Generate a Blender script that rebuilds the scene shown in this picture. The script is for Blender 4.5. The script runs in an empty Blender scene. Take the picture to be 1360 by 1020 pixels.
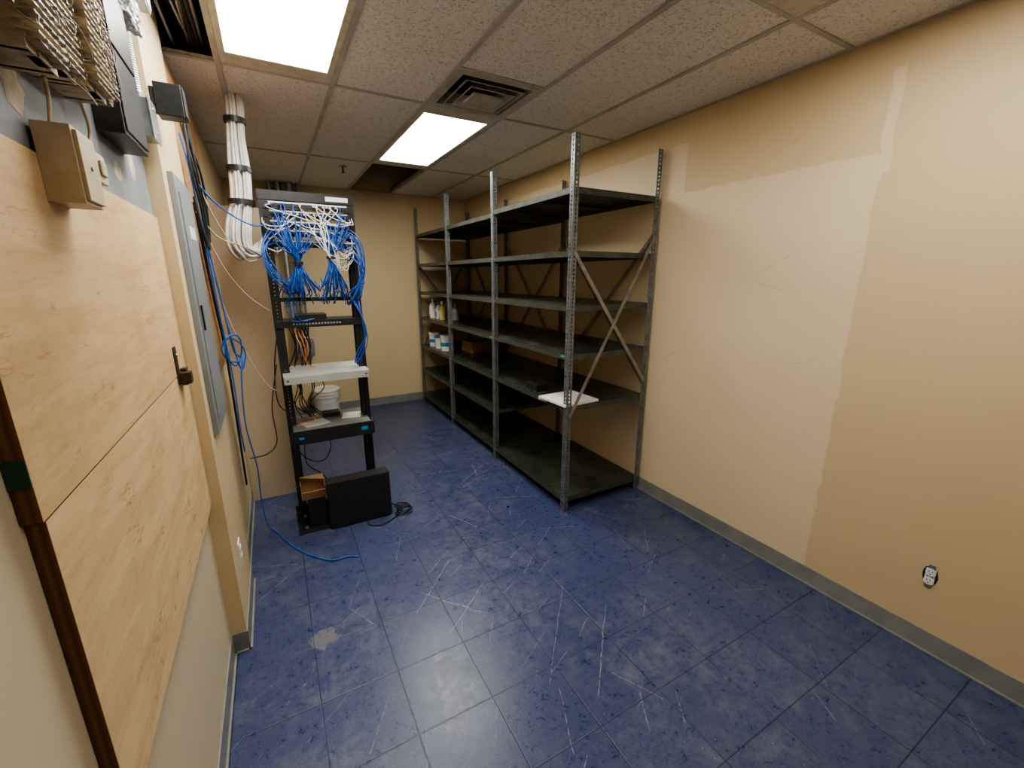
import bpy, bmesh, math, random
from mathutils import Vector, Matrix, noise as mnoise
R=random.Random(7)
scene=bpy.context.scene
scene.view_settings.view_transform='AgX'
scene.view_settings.look='AgX - Medium High Contrast'
scene.view_settings.exposure=1.15
CEIL=2.642; RW=2.412; BW=5.62; FW=-1.6; LW=-0.335

# ---------------- node helpers ----------------
class NT:
    def __init__(s,name):
        s.m=bpy.data.materials.new(name); s.m.use_nodes=True
        s.t=s.m.node_tree; s.t.nodes.clear()
        s.out=s.t.nodes.new('ShaderNodeOutputMaterial')
        s.b=s.t.nodes.new('ShaderNodeBsdfPrincipled')
        s.t.links.new(s.b.outputs[0],s.out.inputs[0])
        tc=s.t.nodes.new('ShaderNodeTexCoord'); s.obj=tc.outputs['Object']
    def put(s,sock,v):
        if isinstance(v,bpy.types.NodeSocket): s.t.links.new(v,sock)
        elif v is not None:
            if isinstance(v,(tuple,list)) and len(v)==3 and sock.type=='RGBA': v=(*v,1)
            sock.default_value=v
    def math(s,op,a,b=None,c=None,clamp=False):
        n=s.t.nodes.new('ShaderNodeMath'); n.operation=op; n.use_clamp=clamp
        s.put(n.inputs[0],a)
        if b is not None: s.put(n.inputs[1],b)
        if c is not None: s.put(n.inputs[2],c)
        return n.outputs[0]
    def mapping(s,scale=(1,1,1),rot=(0,0,0),loc=(0,0,0),src=None):
        n=s.t.nodes.new('ShaderNodeMapping'); s.put(n.inputs[0],src or s.obj)
        n.inputs['Scale'].default_value=scale; n.inputs['Rotation'].default_value=rot; n.inputs['Location'].default_value=loc
        return n.outputs[0]
    def noise(s,scale=5,detail=4,rough=.5,vec=None,dist=0):
        n=s.t.nodes.new('ShaderNodeTexNoise'); s.put(n.inputs['Vector'],vec or s.obj)
        n.inputs['Scale'].default_value=scale;n.inputs['Detail'].default_value=detail;n.inputs['Roughness'].default_value=rough;n.inputs['Distortion'].default_value=dist
        return n.outputs['Fac']
    def vor(s,scale=5,vec=None,feat='F1',rand=1,out='Distance'):
        n=s.t.nodes.new('ShaderNodeTexVoronoi'); n.feature=feat; s.put(n.inputs['Vector'],vec or s.obj)
        n.inputs['Scale'].default_value=scale; n.inputs['Randomness'].default_value=rand
        return n.outputs[out]
    def rng(s,v,a,b,c=0,d=1):
        n=s.t.nodes.new('ShaderNodeMapRange'); s.put(n.inputs[0],v)
        for i,q in ((1,a),(2,b),(3,c),(4,d)): n.inputs[i].default_value=q
        return n.outputs[0]
    def mix(s,f,a,b,mode='MIX'):
        n=s.t.nodes.new('ShaderNodeMix'); n.data_type='RGBA'; n.blend_type=mode
        s.put(n.inputs[0],f); s.put(n.inputs[6],a); s.put(n.inputs[7],b)
        return n.outputs[2]
    def sep(s,v=None):
        n=s.t.nodes.new('ShaderNodeSeparateXYZ'); s.put(n.inputs[0],v or s.obj); return n.outputs
    def comb(s,x,y,z=0.0):
        n=s.t.nodes.new('ShaderNodeCombineXYZ'); s.put(n.inputs[0],x); s.put(n.inputs[1],y); s.put(n.inputs[2],z); return n.outputs[0]
    def scratches(s,rot,su,sv,seed,dens,thick,slope=.6,plane='XY'):
        """straight scratches living in the cells of a rotated grid"""
        if plane=='YZ':
            o=s.sep(); src=s.comb(o[1],o[2])
        else: src=None
        o=s.sep(s.mapping((1,1,1),(0,0,rot),(seed,seed*1.7,0),src))
        u=s.math('MULTIPLY',o[0],su); v=s.math('MULTIPLY',o[1],sv)
        uf=s.math('FRACT',u); vf=s.math('FRACT',v)
        wn=s.t.nodes.new('ShaderNodeTexWhiteNoise'); s.put(wn.inputs['Vector'],s.comb(s.math('FLOOR',u),s.math('FLOOR',v),seed))
        sc=s.t.nodes.new('ShaderNodeSeparateColor'); s.put(sc.inputs[0],wn.outputs['Color']); r1,r2,r3=sc.outputs[0],sc.outputs[1],sc.outputs[2]
        line=s.math('ADD',s.rng(r1,0,1,.3,.7),s.math('MULTIPLY',s.math('SUBTRACT',uf,.5),s.rng(r2,0,1,-slope,slope)))
        line=s.math('ADD',line,s.math('MULTIPLY',s.math('SUBTRACT',s.noise(9,2),.5),.10))
        hit=s.math('LESS_THAN',s.math('ABSOLUTE',s.math('SUBTRACT',vf,line)),thick*sv)
        ends=s.math('MULTIPLY',s.math('GREATER_THAN',uf,s.rng(r1,0,1,.05,.45)),s.math('LESS_THAN',uf,s.rng(r2,0,1,.55,.97)))
        return s.math('MULTIPLY',s.math('MULTIPLY',hit,ends),s.math('GREATER_THAN',r3,1-dens))
    def bump(s,h,strength=.3,dist=.01):
        n=s.t.nodes.new('ShaderNodeBump'); s.put(n.inputs['Height'],h); n.inputs['Strength'].default_value=strength; n.inputs['Distance'].default_value=dist
        s.t.links.new(n.outputs[0],s.b.inputs['Normal'])
    def col(s,v): s.put(s.b.inputs['Base Color'],v)
    def rough(s,v): s.put(s.b.inputs['Roughness'],v)
    def metal(s,v): s.put(s.b.inputs['Metallic'],v)

def simple(name,c,rough=.5,metal=0,c2=None,scale=20,bump=0,lo=.4,hi=.65):
    n=NT(name)
    c2=c2 or tuple(x*.8 for x in c)
    f=n.noise(scale,5,.6)
    n.col(n.mix(n.rng(f,lo,hi),c,c2)); n.rough(rough); n.metal(metal)
    if bump: n.bump(f,bump,.003)
    return n.m

def wallmat(name,base,patch=False):
    n=NT(name); o=n.sep()
    big=n.noise(1.3,4,.6); fine=n.noise(60,3,.5)
    c=n.mix(n.rng(big,.35,.7),base,tuple(x*.93 for x in base))
    if patch:
        w=n.math('MULTIPLY',n.math('SUBTRACT',n.noise(5,5,.6),.5),.07)
        y=n.math('ADD',o[1],w); z=n.math('ADD',o[2],n.math('MULTIPLY',w,.6))
        def st(v,e): return n.rng(v,e-.004,e+.004)
        def inv(v): return n.math('SUBTRACT',1,v)
        A=n.math('MULTIPLY',st(y,1.0),inv(st(z,2.18)))
        B=n.math('MULTIPLY',st(y,2.05),inv(st(z,2.47)))
        C=n.math('MULTIPLY',n.math('MULTIPLY',st(y,.97),inv(st(y,1.015))),n.math('MULTIPLY',st(z,2.1),inv(st(z,2.5))))
        m=n.math('MAXIMUM',A,n.math('MAXIMUM',B,C))
        c=n.mix(m,c,(.675,.55,.365))
        sm=n.math('MULTIPLY',n.rng(n.noise(2.2,6,.7),.52,.7),n.math('MULTIPLY',m,.18))
        c=n.mix(sm,c,(.55,.42,.27))
        s_=n.math('MAXIMUM',n.scratches(.5,2.2,5,3.0,.22,.0016,.5,'YZ'),n.scratches(-.3,3.0,6,9.0,.16,.0014,.5,'YZ'))
        zone=n.math('MULTIPLY',n.rng(o[2],.9,1.1),n.math('MULTIPLY',n.rng(o[2],2.1,2.0),n.rng(o[1],.8,1.1)))
        brk=n.rng(n.noise(22,3,.6),.42,.56)
        c=n.mix(n.math('MULTIPLY',n.math('MULTIPLY',n.math('MULTIPLY',s_,brk),zone),.5),c,(.28,.21,.15))
    n.col(c); n.rough(.55); n.bump(n.math('ADD',fine,n.math('MULTIPLY',big,2)),.12,.002)
    return n.m
M_wall=wallmat('wall_paint',(.625,.495,.295))
M_wallR=wallmat('wall_paint_patched',(.60,.465,.275),True)
M_wallL=wallmat('wall_paint_pale',(.58,.50,.345))
M_base=simple('baseboard_rubber',(.20,.205,.19),.45,0,(.25,.25,.23),8)
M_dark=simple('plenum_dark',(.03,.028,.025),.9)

def floormat():
    n=NT('vinyl_floor_tiles'); o=n.sep(); T=.3048
    fx=n.math('DIVIDE',n.math('SUBTRACT',o[0],.29),T); fy=n.math('DIVIDE',n.math('SUBTRACT',o[1],1.84),T)
    ex=n.math('PINGPONG',fx,.5); ey=n.math('PINGPONG',fy,.5)
    md=n.math('MINIMUM',ex,ey)
    seam=n.rng(md,.010,.005)
    wn=n.t.nodes.new('ShaderNodeTexWhiteNoise'); n.put(wn.inputs['Vector'],n.comb(n.math('FLOOR',fx),n.math('FLOOR',fy)))
    mott=n.noise(38,7,.72,dist=.6); big=n.noise(1.5,5,.6); mid=n.noise(10,8,.8,dist=.3); speck=n.noise(120,3,.6)
    c=n.mix(n.rng(mott,.36,.66),(.027,.039,.105),(.058,.075,.150))
    c=n.mix(n.rng(speck,.54,.70,0,.55),c,(.115,.13,.185))
    c=n.mix(n.math('MULTIPLY',wn.outputs['Value'],.4),c,(.026,.037,.10))
    wear=n.math('MULTIPLY',n.rng(mid,.44,.68),n.rng(big,.38,.58))
    c=n.mix(n.math('MULTIPLY',wear,.55),c,(.165,.175,.195))
    tot=None
    for (ro,su,sv,seed,dn,th) in [(.3,1.2,4,1.3,.22,.0014),(1.1,1.6,5,5.1,.22,.0013),(-.7,1.4,4.5,8.7,.22,.0014),(2.0,2.6,7,12.2,.20,.0012),(.75,.9,3,17.9,.18,.0018),(2.6,3.4,9,23.9,.2,.0011)]:
        q=n.scratches(ro,su,sv,seed,dn,th)
        tot=q if tot is None else n.math('MAXIMUM',tot,q)
    tot=n.math('MULTIPLY',tot,n.rng(n.noise(30,3,.7),.38,.54))
    tot=n.math('MULTIPLY',tot,n.rng(n.noise(1.1,3,.5,n.mapping(loc=(4,9,0))),.36,.52,.25,1))
    c=n.mix(n.math('MULTIPLY',tot,.7),c,(.40,.41,.42))
    sp=n.math('MULTIPLY',n.math('LESS_THAN',n.vor(26),.05),n.math('GREATER_THAN',n.noise(4,2),.53))
    c=n.mix(n.math('MULTIPLY',sp,.6),c,(.42,.42,.42))
    dx=n.math('SUBTRACT',o[0],.03); dy=n.math('SUBTRACT',o[1],1.87)
    d=n.math('SQRT',n.math('ADD',n.math('MULTIPLY',dx,dx),n.math('MULTIPLY',dy,dy)))
    pm=n.math('LESS_THAN',n.math('ADD',d,n.math('MULTIPLY',n.noise(16,6,.8),.2)),.155)
    c=n.mix(n.math('MULTIPLY',pm,.5),c,(.22,.205,.19))
    c=n.mix(n.math('MULTIPLY',seam,n.rng(n.noise(3,3),.35,.6,.5,.85)),c,(.010,.013,.032))
    n.col(c)
    r=n.math('ADD',n.rng(mott,.35,.7,.25,.40),n.math('MULTIPLY',wear,.2))
    n.rough(r); n.b.inputs['Specular IOR Level'].default_value=.5
    n.bump(n.math('SUBTRACT',n.math('ADD',n.math('MULTIPLY',mott,.6),n.math('MULTIPLY',n.noise(90,2),.4)),seam),.35,.002)
    return n.m
M_floor=floormat()

def ceilmat():
    n=NT('acoustic_tile')
    a=n.noise(75,4,.65,dist=1.2); v=n.vor(120)
    h=n.rng(a,.55,.62)
    pin=n.math('LESS_THAN',v,.2)
    m=n.math('MAXIMUM',h,n.math('MULTIPLY',pin,.6))
    st=n.rng(n.noise(1.2,4),.45,.7)
    c=n.mix(n.math('MULTIPLY',st,.35),(.80,.775,.74),(.70,.665,.61))
    c=n.mix(n.math('MULTIPLY',m,.6),c,(.30,.265,.23))
    n.col(c); n.rough(.9); n.bump(n.math('SUBTRACT',1,m),.5,.004)
    return n.m
M_tile=ceilmat()
M_tbar=simple('tbar_paint',(.50,.475,.43),.5,0,(.40,.375,.34),6)
M_fix=simple('fixture_frame',(.62,.57,.46),.5)
def emis(name,c,s):
    m=bpy.data.materials.new(name); m.use_nodes=True; t=m.node_tree; t.nodes.clear()
    o=t.nodes.new('ShaderNodeOutputMaterial'); e=t.nodes.new('ShaderNodeEmission')
    e.inputs[0].default_value=(*c,1); e.inputs[1].default_value=s
    t.links.new(e.outputs[0],o.inputs[0]); return m
M_lens=emis('fluorescent_lens',(1,.97,.90),12)
M_lens3=emis('fluorescent_lens_dim',(1,.97,.90),6.5)

def plymat(name,seed,base,dark):
    n=NT(name)
    v=n.mapping((1,1.2,9),(0.12,0,0),(seed,seed,seed))
    g=n.noise(2.5,8,.65,v,.8); f=n.noise(14,4,.6,v)
    c=n.mix(n.rng(g,.36,.66),base,dark)
    c=n.mix(n.math('MULTIPLY',n.rng(f,.5,.75),.4),c,tuple(min(1,x*1.1) for x in base))
    k=n.vor(6,n.mapping((1,1,1.6),(0,0,0),(seed*3,seed,0)))
    kn=n.math('MULTIPLY',n.rng(k,.10,.03),n.math('GREATER_THAN',n.noise(2.3,1,.5,n.mapping(loc=(seed,0,0))),.40))
    c=n.mix(n.math('MULTIPLY',kn,.6),c,(.26,.12,.05))
    gate=n.rng(n.noise(6,3,.6,n.mapping((1,.7,1.6),(0,0,0),(seed,4,4))),.55,.63)
    gl=n.math('MULTIPLY',n.math('LESS_THAN',n.math('ABSOLUTE',n.math('SUBTRACT',n.noise(5,4,.6,n.mapping((1,1.3,7),(0.1,0,0),(seed+4,2,1))),.5)),.014),gate)
    c=n.mix(n.math('MULTIPLY',gl,.65),c,(.34,.17,.075))
    sm=n.math('MULTIPLY',n.rng(n.noise(2.6,7,.75,n.mapping(loc=(0,seed,3))),.50,.70),.42)
    c=n.mix(sm,c,tuple(x*.62 for x in dark))
    n.col(c); n.rough(.55); n.bump(g,.2,.002); return n.m
M_ply=plymat('plywood',1.0,(.66,.48,.26),(.52,.34,.16)); M_ply2=plymat('plywood_lower',4.3,(.68,.51,.285),(.55,.375,.185))
M_ply3=plymat('plywood_far',8.1,(.52,.30,.13),(.38,.2,.08))
def edgem():
    n=NT('plywood_edge_laminated'); o=n.sep()
    w=n.math('PINGPONG',n.math('MULTIPLY',o[0],160),1)
    n.col(n.mix(w,(.20,.09,.035),(.09,.04,.02))); n.rough(.8); return n.m
M_plyedge=edgem()
M_grey=simple('grey_board',(.17,.18,.195),.6,0,(.25,.26,.27),5,.1)
M_blk=simple('black_paint',(.012,.012,.014),.38,0,(.02,.02,.022),30)
M_blkpl=simple('black_plastic',(.010,.010,.011),.45,0,(.018,.018,.018),60)
M_galv=simple('galvanised_steel',(.42,.43,.44),.38,.85,(.30,.31,.32),14)
M_post=simple('shelf_post_paint',(.20,.215,.225),.42,.45,(.13,.14,.145),18)
def shelfm():
    n=NT('olive_shelf_paint')
    f=n.noise(6,6,.65); g=n.noise(2,4,.6)
    c=n.mix(n.rng(f,.4,.7),(.022,.026,.018),(.045,.050,.036))
    c=n.mix(n.math('MULTIPLY',n.rng(g,.5,.7),.5),c,(.07,.075,.06))
    q=n.math('MAXIMUM',n.scratches(.4,2,6,2.0,.3,.0014),n.scratches(1.3,2.5,6,6.0,.3,.0012))
    c=n.mix(n.math('MULTIPLY',q,.5),c,(.22,.22,.19))
    n.col(c); n.rough(n.rng(f,.35,.7,.25,.45)); n.metal(.1); return n.m
M_shelf=shelfm()
M_lip=simple('shelf_lip_paint',(.075,.083,.068),.4,.2,(.045,.05,.04),12)
M_brace=simple('brace_steel',(.30,.27,.23),.45,.4,(.18,.16,.14),15)
M_white=simple('white_plastic',(.75,.74,.70),.4,0,(.68,.66,.62),10)
M_ivory=simple('ivory_plastic',(.60,.50,.34),.45,0,(.5,.40,.26),20)
M_ivory2=simple('aged_ivory_plastic',(.48,.40,.28),.5,0,(.30,.24,.16),40)
M_pin=simple('aged_block_plastic',(.36,.30,.22),.55,0,(.20,.16,.11),60)
M_epanel=simple('panel_grey_enamel',(.24,.26,.27),.4,.1,(.21,.225,.235),5)
M_blue=simple('blue_cable',(.02,.14,.52),.4,0,(.015,.10,.42),30)
M_bluep=simple('blue_patch_cable',(.012,.085,.36),.4,0,(.009,.06,.28),30)
M_wcab=simple('white_cable',(.66,.64,.60),.45,0,(.55,.53,.49),30)
M_tan=simple('tan_cable',(.60,.50,.38),.5)
M_orange=simple('orange_cable',(.75,.2,.04),.5)
M_bcab=simple('black_cable',(.012,.012,.013),.5)
M_beige=simple('partition_paint',(.50,.41,.285),.6,0,(.46,.375,.255),2)
M_card=simple('cardboard',(.40,.24,.12),.8,0,(.33,.19,.09),10)
M_silver=simple('silver_metal',(.55,.56,.54),.4,.4,(.42,.43,.41),8)
M_shelfw=simple('pale_rack_shelf',(.44,.46,.43),.4,.2,(.38,.40,.37),8)
M_srvtop=simple('server_lid_metal',(.24,.25,.24),.4,.5,(.16,.165,.16),14)
M_bronze=simple('dark_bronze',(.05,.03,.02),.45,.5,(.09,.06,.04),30)
M_paper=simple('torn_paper',(.55,.50,.40),.9,0,(.35,.31,.25),25)
M_ventm=simple('vent_grey_dusty',(.34,.31,.26),.6,.1,(.16,.14,.11),12)
M_ventc=simple('vent_centre',(.50,.47,.41),.5,.1,(.38,.35,.30),8)
M_bag=simple('crumpled_plastic_bag',(.62,.63,.62),.2,0,(.45,.46,.46),30)
M_bluelab=simple('blue_mark',(.03,.22,.5),.4)
M_teal=simple('teal_sticker',(.10,.42,.38),.5)
M_yel=simple('yellow_plastic',(.52,.44,.15),.4)
M_green=simple('green_spray',(.012,.06,.028),.8,0,(.05,.04,.02),30)

# ---------------- geometry helpers ----------------
def link(o,parent=None):
    scene.collection.objects.link(o)
    if parent:
        o.parent=parent; o.matrix_parent_inverse=Matrix.Translation(-parent.location)
    return o
def empty(name,loc=(0,0,0)):
    e=bpy.data.objects.new(name,None); e.location=loc; e.empty_display_size=.1
    scene.collection.objects.link(e); return e
class MB:
    def __init__(s): s.v=[]; s.f=[]; s.mi=[]; s.mats=[]
    def m(s,mat):
        if mat not in s.mats: s.mats.append(mat)
        return s.mats.index(mat)
    def box(s,x0,x1,y0,y1,z0,z1,mat,rot=None,skip=()):
        b=len(s.v); P=[(x0,y0,z0),(x1,y0,z0),(x1,y1,z0),(x0,y1,z0),(x0,y0,z1),(x1,y0,z1),(x1,y1,z1),(x0,y1,z1)]
        if rot:
            c=Vector(((x0+x1)/2,(y0+y1)/2,(z0+z1)/2)); P=[tuple(rot@(Vector(p)-c)+c) for p in P]
        s.v+=P; i=s.m(mat)
        for k,f in enumerate([(0,3,2,1),(4,5,6,7),(0,1,5,4),(1,2,6,5),(2,3,7,6),(3,0,4,7)]):
            if k in skip: continue
            s.f.append(tuple(b+q for q in f)); s.mi.append(i)
    def quad(s,pts,mat):
        b=len(s.v); s.v+=[tuple(p) for p in pts]; s.f.append(tuple(range(b,b+len(pts)))); s.mi.append(s.m(mat))
    def cyl(s,p0,p1,r0,mat,r1=None,n=16,cap=True):
        r1=r0 if r1 is None else r1
        p0=Vector(p0);p1=Vector(p1);d=(p1-p0).normalized()
        u=d.orthogonal().normalized();w=d.cross(u); b=len(s.v);i=s.m(mat)
        for p,r in((p0,r0),(p1,r1)):
            for k in range(n):
                a=2*math.pi*k/n; s.v.append(tuple(p+u*r*math.cos(a)+w*r*math.sin(a)))
        for k in range(n):
            s.f.append((b+k,b+(k+1)%n,b+n+(k+1)%n,b+n+k)); s.mi.append(i)
        if cap:
            s.f.append(tuple(b+k for k in reversed(range(n)))); s.mi.append(i)
            s.f.append(tuple(b+n+k for k in range(n))); s.mi.append(i)
    def lathe(s,c,prof,mat,n=24):
        b=len(s.v);i=s.m(mat)
        for r,z in prof:
            for k in range(n):
                a=2*math.pi*k/n; s.v.append((c[0]+r*math.cos(a),c[1]+r*math.sin(a),c[2]+z))
        for j in range(len(prof)-1):
            for k in range(n):
                s.f.append((b+j*n+k,b+j*n+(k+1)%n,b+(j+1)*n+(k+1)%n,b+(j+1)*n+k)); s.mi.append(i)
    def perf(s,o,ud,vd,W,L,pitch,hw,hh,mat,cols=1):
        o=Vector(o);ud=Vector(ud);vd=Vector(vd); n=int(L/pitch); p=L/n; i=s.m(mat); cw=W/cols
        for c in range(cols):
            for k in range(n):
                b=len(s.v); q=o+vd*(k*p)+ud*(c*cw)
                a0,a1=(cw-hw)/2,(cw+hw)/2; c0,c1=(p-hh)/2,(p+hh)/2
                for (a,d) in((0,0),(cw,0),(cw,p),(0,p),(a0,c0),(a1,c0),(a1,c1),(a0,c1)):
                    s.v.append(tuple(q+ud*a+vd*d))
                for f in((0,1,5,4),(1,2,6,5),(2,3,7,6),(3,0,4,7)):
                    s.f.append(tuple(b+x for x in f)); s.mi.append(i)
    def obj(s,name,parent=None,bevel=0,solid=0,smooth=False):
        me=bpy.data.meshes.new(name); me.from_pydata(s.v,[],s.f)
        for m in s.mats: me.materials.append(m)
        me.polygons.foreach_set('material_index',s.mi)
        if smooth: me.polygons.foreach_set('use_smooth',[True]*len(me.polygons))
        me.update()
        o=bpy.data.objects.new(name,me); link(o,parent)
        if smooth:
            e=o.modifiers.new('es','EDGE_SPLIT'); e.split_angle=math.radians(40)
        if solid:
            q=o.modifiers.new('so','SOLIDIFY'); q.thickness=solid; q.offset=0
        if bevel:
            q=o.modifiers.new('bv','BEVEL'); q.width=bevel; q.segments=2; q.limit_method='ANGLE'
        return o
def cr(pts,sub=8):
    P=[Vector(p) for p in pts]; P=[P[0]*2-P[1]]+P+[P[-1]*2-P[-2]]; out=[]
    for i in range(1,len(P)-2):
        for k in range(sub):
            t=k/sub; a,b,c,d=P[i-1],P[i],P[i+1],P[i+2]
            out.append(.5*((2*b)+(c-a)*t+(2*a-5*b+4*c-d)*t*t+(3*b-a-3*c+d)*t**3))
    out.append(P[-2]); return out
def cables(name,lists,r,mat,parent=None,sub=8,res=2):
    cu=bpy.data.curves.new(name,'CURVE'); cu.dimensions='3D'; cu.bevel_depth=r; cu.bevel_resolution=res; cu.use_fill_caps=True
    for pts in lists:
        q=cr(pts,sub); sp=cu.splines.new('POLY'); sp.points.add(len(q)-1)
        for k,p in enumerate(q): sp.points[k].co=(*p,1)
        sp.use_smooth=True
    cu.materials.append(mat); o=bpy.data.objects.new(name,cu); return link(o,parent)

# ---------------- room shell ----------------
b=MB(); b.box(-.6,RW+.15,FW-.15,BW+.15,-.1,0,M_floor); b.obj('floor')
TOP=3.05
b=MB(); b.box(RW,RW+.12,FW-.12,BW+.12,0,TOP,M_wallR); b.obj('wall_right')
b=MB(); b.box(-.6,RW,BW,BW+.12,0,TOP,M_wall); b.obj('wall_back')
b=MB(); b.box(-.6,RW,FW-.12,FW,0,TOP,M_wall); b.obj('wall_front')
b=MB(); b.box(-.6,LW,FW,1.98,0,TOP,M_wallL); b.obj('wall_left')
b=MB(); b.box(-.6,-.275,1.98,2.5,0,TOP,M_wall); b.obj('wall_left_chase')
b=MB(); b.box(-.6,-.30,2.5,BW,0,TOP,M_wall); b.obj('wall_left_rear')
def bb(name,segs):
    b=MB()
    for (x0,x1,y0,y1,dx,dy) in segs:
        b.box(x0,x1,y0,y1,0,.1,M_base)
        b.box(min(x0,x0+dx),max(x1,x1+dx),min(y0,y0+dy),max(y1,y1+dy),0,.008,M_base)
    b.obj(name,bevel=.001)
bb('baseboard_right',[(RW-.006,RW,FW,BW,-.008,0)])
bb('baseboard_back',[(-.3,RW-.006,BW-.006,BW,0,-.008)])
bb('baseboard_left',[(LW,LW+.006,FW,1.974,.008,0),(LW,-.275,1.974,1.98,0,-.008),(-.275,-.269,1.974,2.5,.008,0),(-.3,-.294,2.5,3.5,.008,0)])

# ceiling
XE=[-.335,-.09,.418,.926,1.434,1.942,RW]; YE=[FW,-.334,1.19,2.715,4.24,BW]
b=MB(); lights=[(1,2),(3,3),(4,1)]; opens=[(0,2),(3,4)]
for i in range(6):
    for j in range(5):
        if (i,j) in lights or (i,j) in opens: continue
        y1=YE[j+1]
        if (i,j)==(3,2): y1=2.207
        b.box(XE[i],XE[i+1],YE[j],y1,CEIL,CEIL+.016,M_tile)
b.obj('ceiling')
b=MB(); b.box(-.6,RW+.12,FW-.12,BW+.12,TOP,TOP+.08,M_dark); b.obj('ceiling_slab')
b=MB(); D=.007
for x in XE[1:-1]: b.box(x-.012,x+.012,FW,BW,CEIL-D,CEIL-.001,M_tbar); b.box(x-.0015,x+.0015,FW,BW,CEIL,CEIL+.035,M_tbar)
for y in YE[1:-1]: b.box(LW,RW,y-.012,y+.012,CEIL-D+.001,CEIL-.001,M_tbar)
b.box(.926,1.434,2.195,2.219,CEIL-D+.001,CEIL-.001,M_tbar)
b.box(RW-.022,RW,FW,BW,CEIL-.004,CEIL,M_tbar); b.box(LW,LW+.022,FW,BW,CEIL-.004,CEIL,M_tbar); b.box(LW,RW,BW-.022,BW,CEIL-.004,CEIL,M_tbar)
b.obj('trim_ceiling_grid')
for k,(i,j) in enumerate(lights):
    x0,x1,y0,y1=XE[i]+.012,XE[i+1]-.012,YE[j]+.012,YE[j+1]-.012
    e=empty('ceiling_light_fixture',((x0+x1)/2,(y0+y1)/2,CEIL))
    b=MB(); sx,sy=.028,.125; zt=CEIL+.09
    b.box(x0,x0+sx,y0,y1,CEIL-.006,CEIL+.012,M_fix); b.box(x1-sx,x1,y0,y1,CEIL-.006,CEIL+.012,M_fix)
    b.box(x0+sx,x1-sx,y0,y0+sy,CEIL-.006,CEIL+.012,M_fix); b.box(x0+sx,x1-sx,y1-sy,y1,CEIL-.006,CEIL+.012,M_fix)
    b.box(x0,x1,y0,y1,CEIL+.085,zt,M_fix); b.box(x0,x0+.003,y0,y1,CEIL,zt,M_fix); b.box(x1-.003,x1,y0,y1,CEIL,zt,M_fix)
    b.box(x0,x1,y0,y0+.003,CEIL,zt,M_fix); b.box(x0,x1,y1-.003,y1,CEIL,zt,M_fix)
    b.obj('housing',e,.002)
    b=MB(); b.box(x0+sx,x1-sx,y0+sy,y1-sy,CEIL+.002,CEIL+.006,M_lens3 if k==2 else M_lens); b.obj('lens',e)
e=empty('ceiling_air_diffuser',(1.18,2.46,CEIL)); b=MB(); cx,cy=1.18,2.461
def ring(b,ro,ri,zo,zi,mat):
    O=[(cx-ro,cy-ro,zo),(cx+ro,cy-ro,zo),(cx+ro,cy+ro,zo),(cx-ro,cy+ro,zo)]
    I=[(cx-ri,cy-ri,zi),(cx+ri,cy-ri,zi),(cx+ri,cy+ri,zi),(cx-ri,cy+ri,zi)]
    for k in range(4): b.quad([O[k],O[(k+1)%4],I[(k+1)%4],I[k]],mat)
ring(b,.242,.205,CEIL-.006,CEIL-.006,M_ventc)
ring(b,.205,.165,CEIL-.006,CEIL+.05,M_ventm)
ring(b,.165,.12,CEIL-.012,CEIL+.035,M_ventm); ring(b,.175,.165,CEIL-.014,CEIL-.012,M_ventc)
ring(b,.125,.085,CEIL-.022,CEIL+.02,M_ventc); ring(b,.135,.125,CEIL-.024,CEIL-.022,M_ventc)
b.obj('louvres',e,solid=.002)
b=MB(); b.box(cx-.09,cx+.09,cy-.075,cy+.075,CEIL-.034,CEIL-.02,M_ventc); b.box(cx-.24,cx+.24,cy-.24,cy+.24,CEIL+.1,CEIL+.11,M_dark)
for a,c_,d,f in((-.24,-.238,-.24,.24),(.238,.24,-.24,.24),(-.24,.24,-.24,-.238),(-.24,.24,.238,.24)): b.box(cx+a,cx+c_,cy+d,cy+f,CEIL,CEIL+.1,M_dark)
b.obj('core',e,.003)
L=[]
for k in range(26):
    x=-.32+R.random()*.2; z=CEIL+.03+R.random()*.2
    L.append([(x,1.1,z),(x+R.uniform(-.03,.03),1.6,z-R.random()*.05),(x+R.uniform(-.03,.03),2.1,z+R.uniform(-.06,.04)),(x,2.9,z)])
e=empty('plenum_cable_run',(-.2,2,CEIL+.1)); cables('grey_cables',L[:13],.006,M_wcab,e); cables('black_cables',L[13:],.008,M_bcab,e)

# ---------------- left wall boards ----------------
def board(name,x0,x1,y0,y1,z0,z1,mat,ex=None):
    b=MB(); b.box(x0,x1,y0,y1,z0,z1,ex or M_plyedge)
    b.mats.append(mat); b.mi[3]=1
    return b.obj(name,bevel=.0008)
board('plywood_sheet',LW+.001,-.312,.78,1.978,.745,1.318,M_ply2)
board('plywood_sheet',LW+.001,-.311,.772,1.978,1.321,1.85,M_ply)
board('grey_backboard',LW+.001,-.317,.40,1.955,1.852,2.60,M_grey,M_grey)
board('plywood_backboard',-.299,-.285,2.52,3.44,1.15,2.55,M_ply3)
b=MB()
for q in [(1.00,1.10,1.90,1.99),(1.55,1.63,1.89,1.95),(1.72,1.80,1.93,2.02)]:
    y0,y1,z0,z1=q; pts=[]
    for k in range(14):
        a=2*math.pi*k/14; rr=R.uniform(.6,1.1)
        pts.append((-.3165,(y0+y1)/2+math.cos(a)*rr*(y1-y0)/2,(z0+z1)/2+math.sin(a)*rr*(z1-z0)/2))
    b.quad(pts,M_paper)
b.obj('torn_paper_residue')
b=MB(); b.box(-.334,-.3112,.7695,.772,1.375,1.415,M_green); b.obj('green_paint_mark')
e=empty('steel_latch_plate',(-.3,1.82,1.35)); b=MB()
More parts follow.
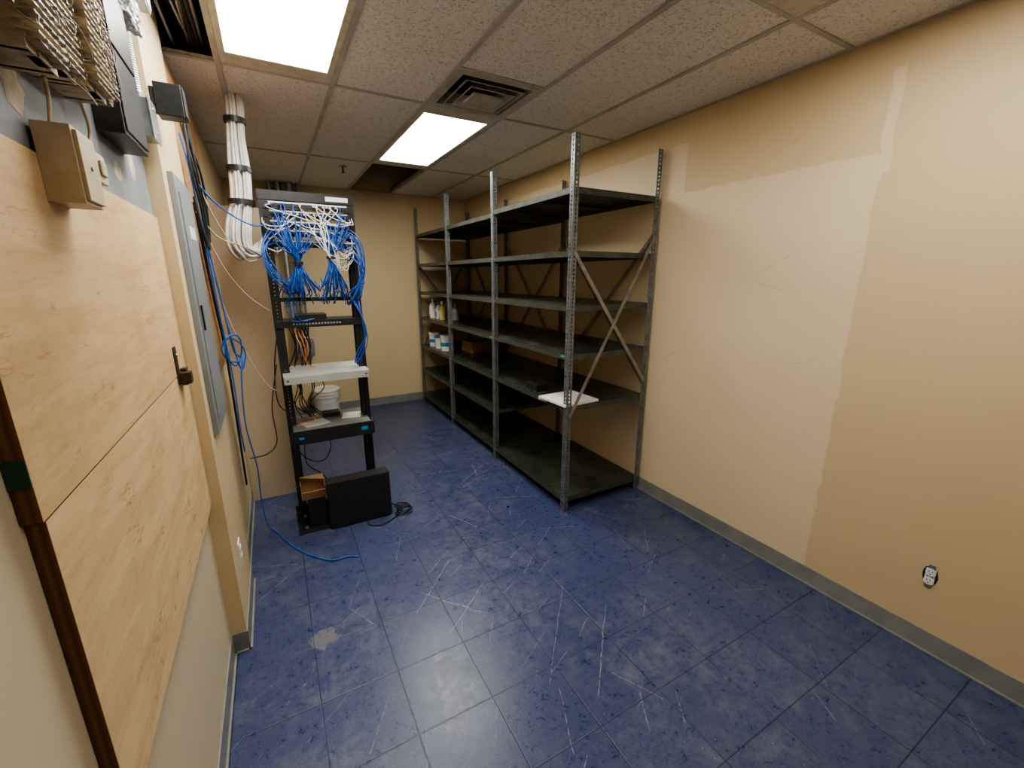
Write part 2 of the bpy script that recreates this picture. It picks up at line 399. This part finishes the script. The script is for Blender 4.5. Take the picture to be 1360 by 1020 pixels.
b.box(-.311,-.307,1.79,1.83,1.29,1.42,M_bronze); b.box(-.307,-.275,1.80,1.84,1.29,1.33,M_bronze); b.box(-.307,-.29,1.83,1.87,1.28,1.34,M_bronze); b.cyl((-.307,1.81,1.39),(-.302,1.81,1.39),.006,M_galv)
b.obj('plate',e,.002)
e=empty('telephone_punchdown_blocks',(-.28,1.15,2.1))
b=MB()
for (y0,z0,zh,xo) in [(.80,1.99,.40,0),(.93,1.96,.40,.01),(1.06,1.99,.42,0),(1.19,2.0,.42,.012),(1.31,2.03,.38,0)]:
    X=-.317
    b.box(X,X+.05+xo,y0+.006,y0+.014,z0,z0+zh,M_ivory); b.box(X,X+.05+xo,y0+.086,y0+.094,z0,z0+zh,M_ivory)
    b.box(X+.04+xo,X+.055+xo,y0+.03,y0+.07,z0,z0+zh,M_pin)
    for zz in (z0,z0+zh*.5,z0+zh-.012): b.box(X,X+.052+xo,y0-.004,y0+.104,zz,zz+.012,M_ivory2)
    k=0; z=z0+.010
    while z<z0+zh-.01:
        for yy,w in ((0.0,.022),(.027,.022),(.052,.022),(.078,.022)):
            b.box(X+.045+xo,X+.068+xo,y0+yy,y0+yy+w,z,z+.0035,M_ivory if k%3 else M_pin)
        if k%2==0:
            for yy in (.011,.038,.063,.089): b.box(X+.06+xo,X+.073+xo,y0+yy-.0008,y0+yy+.0008,z+.0035,z+.0075,M_galv)
        z+=.0125; k+=1
b.obj('blocks',e)
L=[];L2=[]
for k in range(42):
    y=.80+R.random()*.62; z=1.98+R.random()*.36
    (L if k%3 else L2).append([(-.262,y,z),(-.236-R.random()*.012,y+R.uniform(-.03,.03),z+R.uniform(-.02,.03)),(-.242,y+R.uniform(-.06,.06),z+R.uniform(-.04,.06)),(-.275,y+R.uniform(-.1,.1),z+R.uniform(-.06,.1))])
cables('jumper_wires',L,.0011,M_wcab,e,6,1); cables('jumper_wires_dark',L2,.0011,M_pin,e,6,1)
e=empty('black_wall_box',(-.28,1.58,2.15)); b=MB()
b.box(-.317,-.262,1.47,1.71,1.99,2.36,M_blkpl); b.box(-.262,-.258,1.48,1.70,2.0,2.18,M_blk); b.box(-.262,-.258,1.48,1.70,2.19,2.35,M_blk)
b.obj('case',e,.004)
e=empty('telephone_protector_box',(-.29,1.1,1.83)); b=MB()
b.box(-.311,-.262,1.06,1.155,1.775,1.90,M_ivory); b.box(-.262,-.256,1.066,1.149,1.781,1.894,M_ivory); b.cyl((-.256,1.107,1.84),(-.254,1.107,1.84),.004,M_galv)
b.obj('case',e,.004)
e=empty('telephone_jack_box',(-.3,1.3,1.87)); b=MB()
b.box(-.311,-.285,1.27,1.335,1.845,1.905,M_ivory); b.box(-.285,-.28,1.285,1.32,1.86,1.89,M_ivory2)
b.obj('case',e,.003)
cables('telephone_line_cord',[[(-.30,1.11,1.9),(-.29,1.10,1.95),(-.30,1.14,2.02),(-.29,1.13,2.06)],[(-.30,1.30,1.905),(-.295,1.32,1.96),(-.295,1.28,2.02),(-.29,1.26,2.05)]],.003,M_ivory2)
e=empty('galvanised_junction_box',(-.29,1.9,2.15)); b=MB()
b.box(-.317,-.262,1.855,1.95,2.08,2.19,M_galv); b.box(-.262,-.259,1.85,1.955,2.075,2.195,M_galv)
b.cyl((-.29,1.90,2.19),(-.29,1.90,2.215),.016,M_galv)
for k in range(60):
    z=2.215+k*.0065; b.cyl((-.29,1.90,z),(-.29,1.90,z+.005),.0125,M_galv,.0105,12)
b.cyl((-.29,1.90,2.215),(-.29,1.90,2.65),.0098,M_galv)
for zz in (2.1,2.17): b.cyl((-.259,1.90,zz),(-.256,1.90,zz),.005,M_silver)
b.obj('box_and_conduit',e,.001)
e=empty('wall_transformer_box',(-.27,1.8,2.47)); b=MB()
b.box(-.317,-.215,1.70,1.86,2.42,2.56,M_silver); b.box(-.215,-.212,1.705,1.855,2.425,2.555,M_galv); b.obj('case',e,.003)
# crumpled plastic bag hanging under the transformer box
bm=bmesh.new(); bmesh.ops.create_icosphere(bm,subdivisions=4,radius=1)
for v in bm.verts:
    n_=mnoise.noise(v.co*1.6)+.6*mnoise.noise(v.co*4.1); p=v.co*(1+.42*n_)
    v.co=Vector((-.262+p.x*.036,1.775+p.y*.06,2.375+p.z*.042))
me=bpy.data.meshes.new('hanging_plastic_bag'); bm.to_mesh(me); bm.free(); me.materials.append(M_bag); link(bpy.data.objects.new('hanging_plastic_bag',me))
e=empty('motion_sensor',(-.24,2.03,2.23)); b=MB()
b.box(-.275,-.262,2.0,2.06,2.20,2.27,M_blkpl); b.box(-.262,-.185,1.995,2.065,2.185,2.285,M_blkpl); b.box(-.185,-.18,2.0,2.06,2.19,2.28,M_blk)
b.obj('body',e,.004)
e=empty('electrical_panel',(-.27,2.26,1.5)); b=MB()
b.box(-.275,-.257,2.06,2.46,1.01,2.02,M_epanel); b.box(-.257,-.252,2.11,2.41,1.07,1.96,M_epanel)
b.box(-.252,-.246,2.12,2.14,1.44,1.54,M_blkpl); b.box(-.252,-.2505,2.2,2.34,1.8,1.85,M_white)
for z in (1.2,1.8): b.box(-.254,-.249,2.405,2.42,z,z+.06,M_galv)
b.obj('door_and_trim',e,.002)
def outlet(name,x,y,z,sgn,plate=True):
    e=empty(name,(x,y,z)); b=MB()
    if plate:
        b.box(min(x,x+sgn*.005),max(x,x+sgn*.005),y-.035,y+.035,z-.057,z+.057,M_white); q=.005
    else:
        pts=[]
        for k in range(16):
            a=2*math.pi*k/16; rr=R.uniform(.85,1.1); pts.append((x+sgn*.0008,y+math.cos(a)*.026*rr,z+math.sin(a)*.05*rr))
        b.quad(pts,M_blkpl); q=.003; b.box(min(x,x+sgn*.004),max(x,x+sgn*.004),y-.011,y+.011,z-.055,z+.055,M_galv)
        b.box(min(x,x+sgn*.0035),max(x,x+sgn*.0035),y-.017,y+.017,z-.036,z+.036,M_white)
    for dz in (-.021,.021):
        b.cyl((x,y,z+dz),(x+sgn*(q+.005),y,z+dz),.0175,M_white,n=20)
        for dy in (-.006,.006): b.box(min(x,x+sgn*(q+.0056)),max(x,x+sgn*(q+.0056)),y+dy-.001,y+dy+.001,z+dz,z+dz+.008,M_blkpl)
        b.cyl((x,y,z+dz-.008),(x+sgn*(q+.0056),y,z+dz-.008),.0025,M_blkpl,n=8)
    b.obj('receptacle',e)
outlet('wall_outlet',-.275,2.19,.375,1,True)
outlet('wall_outlet',RW,.517,.362,-1,False)
b=MB(); b.box(-.299,.03,3.5,3.54,0,2.1,M_beige); b.obj('partition_panel',bevel=.002)

# ---------------- shelving ----------------
S=empty('metal_shelving_unit',(2.02,3.86,0))
FX,BX=1.665,2.385; PY=[2.23,3.315,4.40,5.485]; H=2.47
b=MB()
for k,y in enumerate(PY):
    W=.038
    d=1 if k<3 else -1
    b.perf((FX,y,0),(0,d,0),(0,0,1),W,H,.0254,.010,.014,M_post)
    b.perf((FX,y,0),(1,0,0),(0,0,1),W,H,.0254,.010,.014,M_post)
    b.perf((BX,y,0),(0,d,0),(0,0,1),W,H,.0254,.010,.014,M_post)
    b.perf((BX,y,0),(-1,0,0),(0,0,1),W,H,.0254,.010,.014,M_post)
    for X,dd in ((FX,1),(BX,-1)):
        b.box(min(X,X+dd*.042),max(X,X+dd*.042),min(y,y+d*.042),max(y,y+d*.042),0,.004,M_post)
b.obj('posts',S,solid=.0022)
lv1=[.11,.79,1.15,1.47,1.81,2.18]; lv2=[.11,.47,.79,1.15,1.47,1.81,2.16]
for k in range(3):
    b=MB()
    for z in (lv1 if k==0 else lv2):
        x0,x1,y0,y1=FX+.003,BX-.003,PY[k]+.003,PY[k+1]-.003
        b.box(x0,x1,y0,y1,z-.002,z,M_shelf)
        for a in ((x0,x0+.002,y0,y1),(x1-.002,x1,y0,y1),(x0,x1,y0,y0+.002),(x0,x1,y1-.002,y1)): b.box(*a,z-.034,z-.002,M_lip)
        b.box(x0,x0+.014,y0,y1,z-.036,z-.034,M_lip); b.box(x0,x1,y0,y0+.014,z-.036,z-.034,M_lip)
        b.box(x0+.05,x1-.05,(y0+y1)/2-.04,(y0+y1)/2+.04,z-.02,z-.002,M_shelf)
        for xx in (x0-.006,):
            for yy in (y0+.016,y1-.016):
                b.cyl((xx,yy,z-.018),(xx+.008,yy,z-.018),.006,M_galv,n=6)
        if abs(z-1.15)<.01 and k<2: b.box(x0-.001,x0,y0+.045,y0+.085,z-.022,z-.010,M_teal)
        if abs(z-.79)<.01 and k==0: b.box(x0-.001,x0,y0+.25,y0+.36,z-.028,z-.006,M_paper)
    b.obj('shelves_bay',S)
def bar(b,p,q,w,t,mat,nrm):
    p=Vector(p);q=Vector(q);d=(q-p).normalized();n=Vector(nrm);u=d.cross(n).normalized()*w/2;n=n*t/2
    V=[p-u-n,p+u-n,q+u-n,q-u-n,p-u+n,p+u+n,q+u+n,q-u+n]; bb_=len(b.v); b.v+=[tuple(x) for x in V]; i=b.m(mat)
    for f in[(0,3,2,1),(4,5,6,7),(0,1,5,4),(1,2,6,5),(2,3,7,6),(3,0,4,7)]: b.f.append(tuple(bb_+x for x in f)); b.mi.append(i)
b=MB()
y=PY[0]-.003
bar(b,(FX+.02,y,1.80),(BX-.02,y,.90),.026,.003,M_brace,(0,1,0)); bar(b,(FX+.02,y-.004,.72),(BX-.02,y-.004,1.92),.026,.003,M_brace,(0,1,0))
y=PY[3]+.004
bar(b,(FX+.02,y,1.80),(BX-.02,y,.90),.024,.003,M_brace,(0,1,0)); bar(b,(FX+.02,y+.004,.72),(BX-.02,y+.004,1.92),.024,.003,M_brace,(0,1,0))
for k in range(3):
    bar(b,(BX+.004,PY[k]+.02,1.95),(BX+.004,PY[k+1]-.02,.85),.026,.003,M_brace,(1,0,0)); bar(b,(BX+.008,PY[k]+.02,.85),(BX+.008,PY[k+1]-.02,1.95),.026,.003,M_brace,(1,0,0))
b.obj('cross_braces',S)

e=empty('melamine_board',(1.82,2.36,.8)); b=MB()
b.box(1.64,1.95,2.24,2.54,.791,.807,M_white,Matrix.Rotation(.05,3,'Z')); b.obj('board',e,.002)
e=empty('power_adapter',(1.77,2.75,.82)); b=MB()
b.box(1.71,1.81,2.68,2.84,.791,.84,M_blkpl); b.box(1.72,1.80,2.69,2.83,.84,.844,M_blk); b.obj('case',e,.004)
cables('lead',[[(1.70,2.70,.805),(1.69,2.64,.795),(1.74,2.60,.795),(1.80,2.63,.795)]],.003,M_bcab,e)
e=empty('cardboard_box',(2.05,4.65,.79)); b=MB()
b.box(1.95,2.30,4.46,4.76,.794,.92,M_card,skip=(1,)); b.box(1.96,2.29,4.47,4.75,.90,.902,M_card)
b.obj('carton',e,solid=.003)
def bottle(name,x,y,z,r,h,mat,cap):
    b=MB(); z+=.001; b.lathe((x,y,z),[(0,0),(r*.95,0),(r,.005),(r,h*.62),(r*.8,h*.72),(r*.35,h*.8),(r*.32,h*.86),(r*.4,h*.86),(r*.4,h),(0,h)],mat,20)
    i=b.m(cap)
    for k in range(20*6,len(b.mi)): b.mi[k]=i
    b.box(x-r*1.005,x-r*.9,y-r*.4,y+r*.4,z+h*.15,z+h*.5,cap)
    b.obj(name,smooth=True)
bottle('cleaning_bottle',1.76,5.20,1.15,.045,.24,M_white,M_white)
bottle('cleaning_bottle',1.78,5.05,1.15,.04,.20,M_white,M_bluelab)
bottle('cleaning_bottle',1.77,4.90,1.15,.04,.22,M_yel,M_white)
bottle('cleaning_bottle',1.92,5.12,1.15,.045,.25,M_yel,M_blkpl)
bottle('cleaning_bottle',1.90,4.80,1.15,.04,.2,M_white,M_yel)
def tub(name,x,y,z,r,h,mat,lid,lab=True):
    z+=.001
    b=MB(); b.lathe((x,y,z),[(0,0),(r*.9,0),(r,h*.93)],mat,24); b.lathe((x,y,z),[(r*1.06,h*.88),(r*1.06,h),(r*.98,h+.004),(0,h*.985)],lid,24)
    if lab: b.lathe((x,y,z),[(r*.945,h*.3),(r*.985,h*.55)],M_bluelab,24)
    b.obj(name,smooth=True)
tub('plastic_tub',1.78,5.24,.79,.075,.17,M_white,M_white)
tub('plastic_tub',1.78,5.03,.79,.07,.15,M_white,M_bluelab,False)
tub('plastic_tub',1.80,4.84,.79,.085,.18,M_white,M_white)
b=MB(); px,py=.445,5.40
b.lathe((px,py,0),[(0,.001),(.13,.001),(.132,.01),(.148,.33),(.156,.33),(.156,.30),(.15,.30)],M_white,32)
b.lathe((px,py,0),[(.156,.33),(.16,.335),(.16,.35),(.15,.36),(.145,.352),(0,.352)],M_white,32)
for z in (.26,.275): b.lathe((px,py,0),[(.144,z),(.152,z),(.152,z+.005),(.145,z+.005)],M_white,32)
pail=b.obj('plastic_pail',smooth=True)
cables('bail_handle',[[(px-.155,py,.31),(px-.12,py-.12,.24),(px,py-.17,.2),(px+.12,py-.12,.24),(px+.155,py,.31)]],.003,M_galv,pail)

e=empty('conduit_pipes',(.25,5.5,2.2)); b=MB()
for x,y,r,z0 in ((.12,5.54,.022,1.9),(.20,5.52,.03,0.9),(.31,5.50,.036,.9),(.40,5.54,.02,2.1)):
    b.cyl((x,y,z0),(x,y,2.64),r,M_galv,n=20)
    for z in (z0+.05,2.45): b.cyl((x,y,z),(x,y,z+.05),r*1.18,M_silver,n=20)
    b.box(x-r*1.6,x+r*1.6,y,BW-.001,z0+.2,z0+.225,M_galv)
b.box(.17,.38,5.45,BW-.001,.75,.93,M_galv); b.box(.08,.44,5.47,BW-.001,2.38,2.45,M_silver)
b.obj('pipes',e,smooth=True)
e=empty('fire_sprinkler',(.75,4.6,2.6)); b=MB()
b.cyl((.72,4.5,CEIL),(.72,4.5,CEIL-.008),.035,M_galv); b.cyl((.72,4.5,CEIL-.008),(.72,4.5,CEIL-.05),.008,M_bronze); b.cyl((.72,4.5,CEIL-.055),(.72,4.5,CEIL-.058),.02,M_bronze)
b.obj('head',e)

# ---------------- rack ----------------
K=empty('network_rack',(.26,3.0,0)); YF=3.0; RH=2.135; RD=.076
b=MB()
for x,d in ((0,1),(.52,-1)):
    b.perf((x,YF,0.01),(d,0,0),(0,0,1),.05,RH-.01,.0222,.008,.009,M_blk)
    b.perf((x,YF+RD,0.01),(d,0,0),(0,0,1),.05,RH-.01,.0222,.008,.009,M_blk)
    b.box(x-.0015,x+.0015,YF,YF+RD,.01,RH,M_blk)
b.obj('uprights',K,solid=.002)
b=MB()
b.box(-.004,.524,YF-.004,YF+.0,RH-.05,RH,M_blk); b.box(-.004,.524,YF-.004,YF+RD+.004,RH,RH+.004,M_blk); b.box(-.004,.524,YF+RD,YF+RD+.004,RH-.05,RH,M_blk)
b.box(-.02,.56,2.835,2.99,0,.008,M_blk); b.box(-.02,.56,2.988,2.996,0,.09,M_blk)
b.box(-.02,.56,YF+RD+.01,YF+RD+.16,0,.008,M_blk); b.box(-.02,.56,YF+RD+.004,YF+RD+.012,0,.09,M_blk)
for x in (.03,.5):
    b.cyl((x,2.89,.008),(x,2.89,.022),.012,M_galv,n=6); b.cyl((x,2.985,.055),(x,2.975,.055),.01,M_galv,n=6)
b.box(.36,.49,YF-.006,YF-.004,RH-.037,RH-.01,M_white)
b.box(.005,.515,YF-.004,YF+.0,1.503,1.527,M_blk)
b.obj('frame',K,.001)
b=MB(); ports=[]
for r,z in enumerate((2.06,2.012,1.955,1.905,1.845)):
    b.box(.018,.502,YF-.006,YF-.003,z-.021,z+.021,M_blk)
    for k in range(24):
        x=.052+k*.0181+(.004 if k%6==0 else 0)
        b.box(x-.006,x+.006,YF-.010,YF-.006,z-.008,z+.008,M_blkpl); ports.append((r,x,z))
    b.box(.05,.48,YF-.0068,YF-.006,z+.010,z+.018,M_white if r!=1 else M_shelfw)
b.obj('patch_panels',K)
white=[];blue=[];plug_w=MB();plug_b=MB()
j=lambda a:R.uniform(-a,a)
for (r,x,z) in ports:
    isw = (r<=1 and R.random()<.42) or (r>1 and R.random()<.08)
    if r<=1 and R.random()<.35: continue
    (plug_w if isw else plug_b).box(x-.005,x+.005,YF-.032,YF-.008,z-.005,z+.005,M_wcab if isw else M_bluep)
    if isw:
        s=-1 if x<.20 else 1
        tx=(.02 if s<0 else .49)+j(.015)
        if R.random()<.5:
            cx2=.30+j(.05)
            white.append([(x,YF-.03,z),(x+j(.01),YF-.08,z-.03),(cx2+j(.04),YF-.12,z-.12+j(.03)),(.36+j(.03),YF-.13,1.80+j(.03)),(.42+j(.03),YF-.10,1.72+j(.05)),(.47+j(.02),YF-.04,1.80+j(.05)),(.49,YF+.03,1.85+j(.05))])
        else:
            white.append([(x,YF-.03,z),(x+s*.02,YF-.085,z-.02),((x+tx)/2,YF-.11,z-.07+j(.03)),(tx,YF-.06,z-.06+j(.04)),(tx,YF+.04,z-.02+j(.03))])
        continue
    c=(.165,1.735) if x<.28 else (.350,1.77)
    sx=.11 if x<.28 else .085
    q=[(x,YF-.03,z),(x+j(.006),YF-.07-R.random()*.02,z-.01+j(.01))]
    q.append((c[0]+(x-c[0])*.62+j(.008),YF-.105-R.random()*.03,c[1]+(z-c[1])*.55))
    q.append((c[0]+(x-c[0])*.18+j(.01),YF-.11+j(.018),c[1]+.035+j(.01)))
    q.append((c[0]+j(.014),YF-.105+j(.014),c[1]-.005))
    ex=c[0]+j(sx); ez=1.565+j(.05)
    q.append((c[0]+(ex-c[0])*.5,YF-.105+j(.02),(c[1]+ez)/2-.01))
    q.append((ex,YF-.07+j(.02),ez)); 
    if R.random()<.55: q.append((ex+j(.02),YF+.03,ez+.03+j(.02)))
    else: q.append((ex+j(.02),YF-.03,ez-.05+j(.02)))
    blue.append(q)
for k in range(12):
    x=R.uniform(.38,.50); z=R.uniform(1.8,1.98)
    blue.append([(x,YF-.03,z),(.50+R.uniform(0,.03),YF-.09,z-.08),(.53+R.uniform(-.02,.02),YF-.08,1.66+R.uniform(-.05,.05)),(.47+R.uniform(-.03,.04),YF-.06,1.52+R.uniform(-.05,.05)),(.44,YF+.05,1.48)])
for k in range(9):
    blue.append([(.03+R.random()*.05,YF-.03,1.85+R.random()*.1),(-.02+R.random()*.04,YF-.1,1.8),(.0+R.random()*.08,YF-.11,1.66),(.06+R.random()*.08,YF-.07,1.56+R.random()*.05),(.1,YF+.04,1.54)])
for k in range(5):
    blue.append([(.45+R.random()*.05,YF-.03,1.52),(.50,YF-.08,1.42+R.uniform(-.03,.03)),(.53+R.uniform(-.02,.01),YF-.07,1.28),(.48+R.uniform(-.03,.04),YF-.05,1.16+R.uniform(-.03,.05)),(.46+R.uniform(-.02,.05),YF-.04,1.09)])
for k in range(3):
    blue.append([(.08+k*.03,YF-.03,1.52),(.10+j(.03),YF-.05,1.44),(.13+j(.03),YF-.03,1.39+j(.01)),(.2+j(.05),YF-.02,1.395)])
cables('white_patch_cords',white,.0028,M_wcab,K,6,1); cables('blue_patch_cords',blue,.003,M_bluep,K,6,1)
plug_w.obj('white_plugs',K); plug_b.obj('blue_plugs',K)
b=MB()
for c in ((.165,1.73),(.350,1.765)):
    b.cyl((c[0],YF-.105,c[1]-.008),(c[0],YF-.105,c[1]+.008),.026,M_blkpl,cap=False)
b.obj('velcro_ties',K,solid=.002)
b=MB()
b.box(.02,.50,YF-.01,YF+.22,1.345,1.385,M_blkpl); b.box(.005,.515,YF-.014,YF-.01,1.343,1.387,M_blk)
for k in range(16): b.box(.10+k*.018,.112+k*.018,YF-.016,YF-.014,1.358,1.37,M_epanel)
b.box(.12,.30,YF+.0,YF+.15,1.386,1.42,M_blkpl)
b.obj('network_switch',K,.001)
b=MB()
z=1.055
b.box(.008,.512,2.86,3.24,z,z+.003,M_shelfw); b.box(.008,.512,2.86,2.863,z-.045,z,M_shelfw); b.box(.008,.011,2.86,3.24,z-.045,z+.0,M_shelfw); b.box(.509,.512,2.86,3.24,z-.045,z,M_shelfw)
for x in (.03,.49): b.cyl((x,2.8585,z-.022),(x,2.86,z-.022),.006,M_blkpl,n=10)
b.obj('pale_shelf',K,.001)
b=MB(); z=.615
b.box(.02,.50,2.86,3.22,z,z+.088,M_blkpl); b.box(.025,.495,2.865,3.215,z+.088,z+.091,M_srvtop); b.box(.005,.515,2.855,2.86,z,z+.09,M_blk)
b.box(.43,.47,2.853,2.855,z+.035,z+.06,M_bluelab); b.box(.05,.08,2.853,2.855,z+.035,z+.05,M_bluelab)
for k in range(10): b.box(.15+k*.022,.165+k*.022,2.853,2.855,z+.02,z+.07,M_blkpl)
b.box(.08,.24,2.92,3.05,z+.092,z+.094,M_silver,Matrix.Rotation(.3,3,'Z')); b.box(.34,.46,2.98,3.12,z+.092,z+.094,M_white,Matrix.Rotation(-.2,3,'Z')); b.box(.22,.33,3.08,3.16,z+.091,z+.12,M_blkpl)
b.obj('rack_server',K,.001)
L=[];O=[];Bk=[]
for k in range(10):
    x=R.uniform(.05,.2); Bk.append([(x,YF+.1,1.34),(x+R.uniform(-.04,.04),YF+.12,1.2),(x+R.uniform(-.05,.03),YF+.14,1.07)])
for k in range(8):
    x=R.uniform(.04,.22); Bk.append([(x,YF+.18,1.02),(x+R.uniform(-.04,.08),YF+.2,.9),(x+R.uniform(-.05,.03),YF+.16,.8),(x+.05,YF+.1,.72)])
for k in range(3):
    O.append([(.10+.02*k,YF+.02,1.34),(.13+.02*k,YF-.03,1.22),(.15,YF,1.12),(.2,YF+.05,1.07)])
O.append([(.05,2.95,.72),(.12,2.9,.73),(.16,2.95,.75),(.1,3.05,.725)])
Bk+= [[(.06,3.1,.62),(.05,3.05,.5),(.12,3.02,.43),(.2,3.04,.42),(.25,3.1,.5),(.22,3.15,.62)],[(.35,3.2,.62),(.38,3.2,.54),(.45,3.15,.52),(.5,3.1,.56)],[(.10,3.15,.62),(.08,3.1,.4),(.16,3.1,.30),(.2,3.2,.2),(.25,3.25,.02)]]
Bk.append([(-.02,3.1,1.10),(-.08,3.15,.8),(-.08,3.2,.55),(-.15,3.25,.45),(-.26,3.3,.42)])
Bk.append([(.02,3.1,1.35),(-.03,3.1,1.1),(-.04,3.1,.85),(.03,3.1,.75)])
cables('power_leads',Bk,.0035,M_bcab,K); cables('orange_cords',O,.0025,M_orange,K)

e=empty('desktop_computer',(.37,2.87,.17)); b=MB(); x0,x1,y0,y1,z0,z1=.175,.565,2.80,2.90,.010,.335
b.box(x0,x1,y0,y1,z0,z1,M_blk); b.box(x0-.004,x0,y0+.004,y1-.004,z0+.003,z1-.003,M_blkpl)
b.box(x0+.01,x1-.01,y0-.001,y0,z0+.01,z1-.01,M_blkpl); b.box(x1,x1+.012,y0+.002,y1-.002,z0,z1,M_blkpl)
for k in range(9): b.box(x1-.12,x1-.03,y0-.002,y0-.001,z0+.05+k*.012,z0+.055+k*.012,M_blk)
b.obj('case',e,.003)
e=empty('battery_backup_unit',(.09,2.93,.1)); b=MB()
b.box(.055,.165,2.885,2.98,.009,.215,M_blkpl); b.box(.065,.155,2.882,2.885,.03,.20,M_blk); b.obj('case',e,.003)
e=empty('cardboard_carton',(.1,2.93,.29)); b=MB()
b.box(.024,.168,2.885,2.98,.219,.222,M_card); b.box(.024,.168,2.977,2.98,.222,.345,M_card)
b.quad([(.024,2.885,.222),(.024,2.98,.222),(.024,2.98,.345),(.024,2.885,.325)],M_card); b.quad([(.168,2.885,.222),(.168,2.98,.222),(.168,2.98,.325),(.168,2.885,.30)],M_card)
b.quad([(.024,2.98,.345),(.168,2.98,.345),(.168,2.93,.325),(.024,2.92,.365)],M_card); b.quad([(.024,2.885,.222),(.168,2.885,.222),(.165,2.86,.285),(.028,2.862,.28)],M_card)
b.obj('carton',e,solid=.003)
L=[]
pts=[]
for k in range(26):
    a=k*.9; rr=.06+.02*math.sin(k*1.7); pts.append((.66+rr*math.cos(a)*1.0,2.80+rr*math.sin(a)*.8,.006+.0018*k))
L.append(pts); L.append([(.58,2.9,.05),(.62,2.92,.01),(.66,2.86,.008),(.62,2.78,.008),(.50,2.70,.006),(.42,2.72,.006),(.40,2.78,.006)])
cables('power_cord_coil',L,.004,M_bcab)

e=empty('white_cable_bundle',(-.08,3.0,2.2)); L=[]
for k in range(80):
    a=R.random()*6.283; rr=math.sqrt(R.random()); u=math.cos(a)*rr; v=math.sin(a)*rr
    top=.042; mid=.052; low=.062
    L.append([(-.05+u*top,3.12+v*top,CEIL+.12),(-.05+u*top,3.12+v*top,CEIL-.05),(-.065+u*top,3.08+v*top,2.42),(-.07+u*mid,3.05+v*mid,2.25),(-.08+u*mid,3.02+v*mid,2.08),(-.11+u*low,3.0+v*low,1.94),(-.12+u*low,2.99+v*low,1.84-.02*abs(u)),(-.08+u*.05,3.0+v*.06,1.775+u*.03),(-.03+u*.03,3.03+v*.05,1.81+v*.03),(0.01,3.05+v*.03,1.9+u*.06),(.06,3.06,1.93+u*.08)])
cables('strands',L,.0065,M_wcab,e,6,1)
b=MB()
for (x,y,z,r) in ((-.06,3.09,2.50,.052),(-.072,3.045,2.24,.060),(-.083,3.015,2.06,.066)):
    b.cyl((x,y,z-.014),(x,y,z+.014),r,M_blkpl,cap=False,n=24)
b.obj('straps',e,solid=.005)

e=empty('wall_cable_run',(-.26,2.8,1.5))
blueL=[[(-.26,2.47,2.25),(-.25,2.52,2.12),(-.25,2.60,1.95),(-.24,2.72,1.70),(-.23,2.8,1.45),(-.22,2.85,1.25),(-.20,2.9,1.20)],
 [(-.25,2.50,2.10),(-.2,2.62,2.02),(-.12,2.8,1.96),(-.03,2.93,1.93),(.03,2.97,1.95)]]
lp=[(-.23,2.80,1.45)]
for k in range(22):
    a=-1.2+k*.62; lp.append((-.215+.04*math.cos(a)+.01*math.sin(k),2.80+.05*math.cos(a+.5),1.23+.085*math.sin(a)+.002*k))
lp+=[(-.20,2.82,1.10),(-.22,2.86,.8),(-.20,2.92,.5),(-.21,3.0,.25),(-.2,3.02,.05),(-.15,2.95,.008),(-.06,2.72,.006),(.02,2.58,.006),(.13,2.46,.006),(.22,2.45,.006),(.275,2.42,.006)]
blueL.append(lp)
blueL.append([(-.24,2.55,1.9),(-.245,2.7,1.5),(-.24,2.8,1.1),(-.25,2.85,.8),(-.25,2.9,.62)])
cables('blue_wall_cables',blueL,.004,M_blue,e)
bl=[]
for k in range(9):
    d=k*.008; bl.append([(-.26+R.uniform(0,.03),2.5+d,2.3),(-.25+R.uniform(0,.03),2.50+d*2,2.12),(-.24+R.uniform(0,.02),2.56+d*3,1.95),(-.24,2.60+d*2,1.80+R.uniform(-.03,.03)),(-.24,2.54+d,1.84),(-.25,2.5,2.0)])
for k in range(4): bl.append([(-.27,2.66+k*.02,2.0),(-.268,2.80+k*.01,1.55),(-.268,2.95+k*.01,1.2),(-.275,3.0+k*.01,.7),(-.28,3.02+k*.01,.35)])
cables('black_wall_cables',bl,.005,M_bcab,e)
cables('tan_wall_cables',[[(-.26,2.6,1.95),(-.2,2.7,1.85),(-.12,2.85,1.82),(-.05,3.0,1.80)],[(-.26,2.7,1.9),(-.2,2.8,1.7),(-.12,2.95,1.55),(-.02,3.05,1.45),(.04,3.1,1.4)],[(-.26,2.75,1.8),(-.23,2.9,1.45),(-.15,3.0,1.15),(-.08,3.05,.98),(-.02,3.08,.93),(.03,3.1,.95)],[(-.26,2.5,2.35),(-.22,2.7,2.0),(-.1,2.9,1.75),(-.0,3.05,1.78)]],.0035,M_tan,e)

w=bpy.data.worlds.new('w'); scene.world=w; w.use_nodes=True; w.node_tree.nodes['Background'].inputs[0].default_value=(.02,.02,.02,1)
cam=bpy.data.cameras.new('camera'); co=bpy.data.objects.new('camera',cam); scene.collection.objects.link(co)
cam.sensor_width=36; cam.lens=565/1360*36; cam.clip_start=.02
co.location=(0,0,1.65)
co.rotation_euler=(math.radians(90)-math.atan(142/565),0,-math.atan(324/582.6))
scene.camera=co
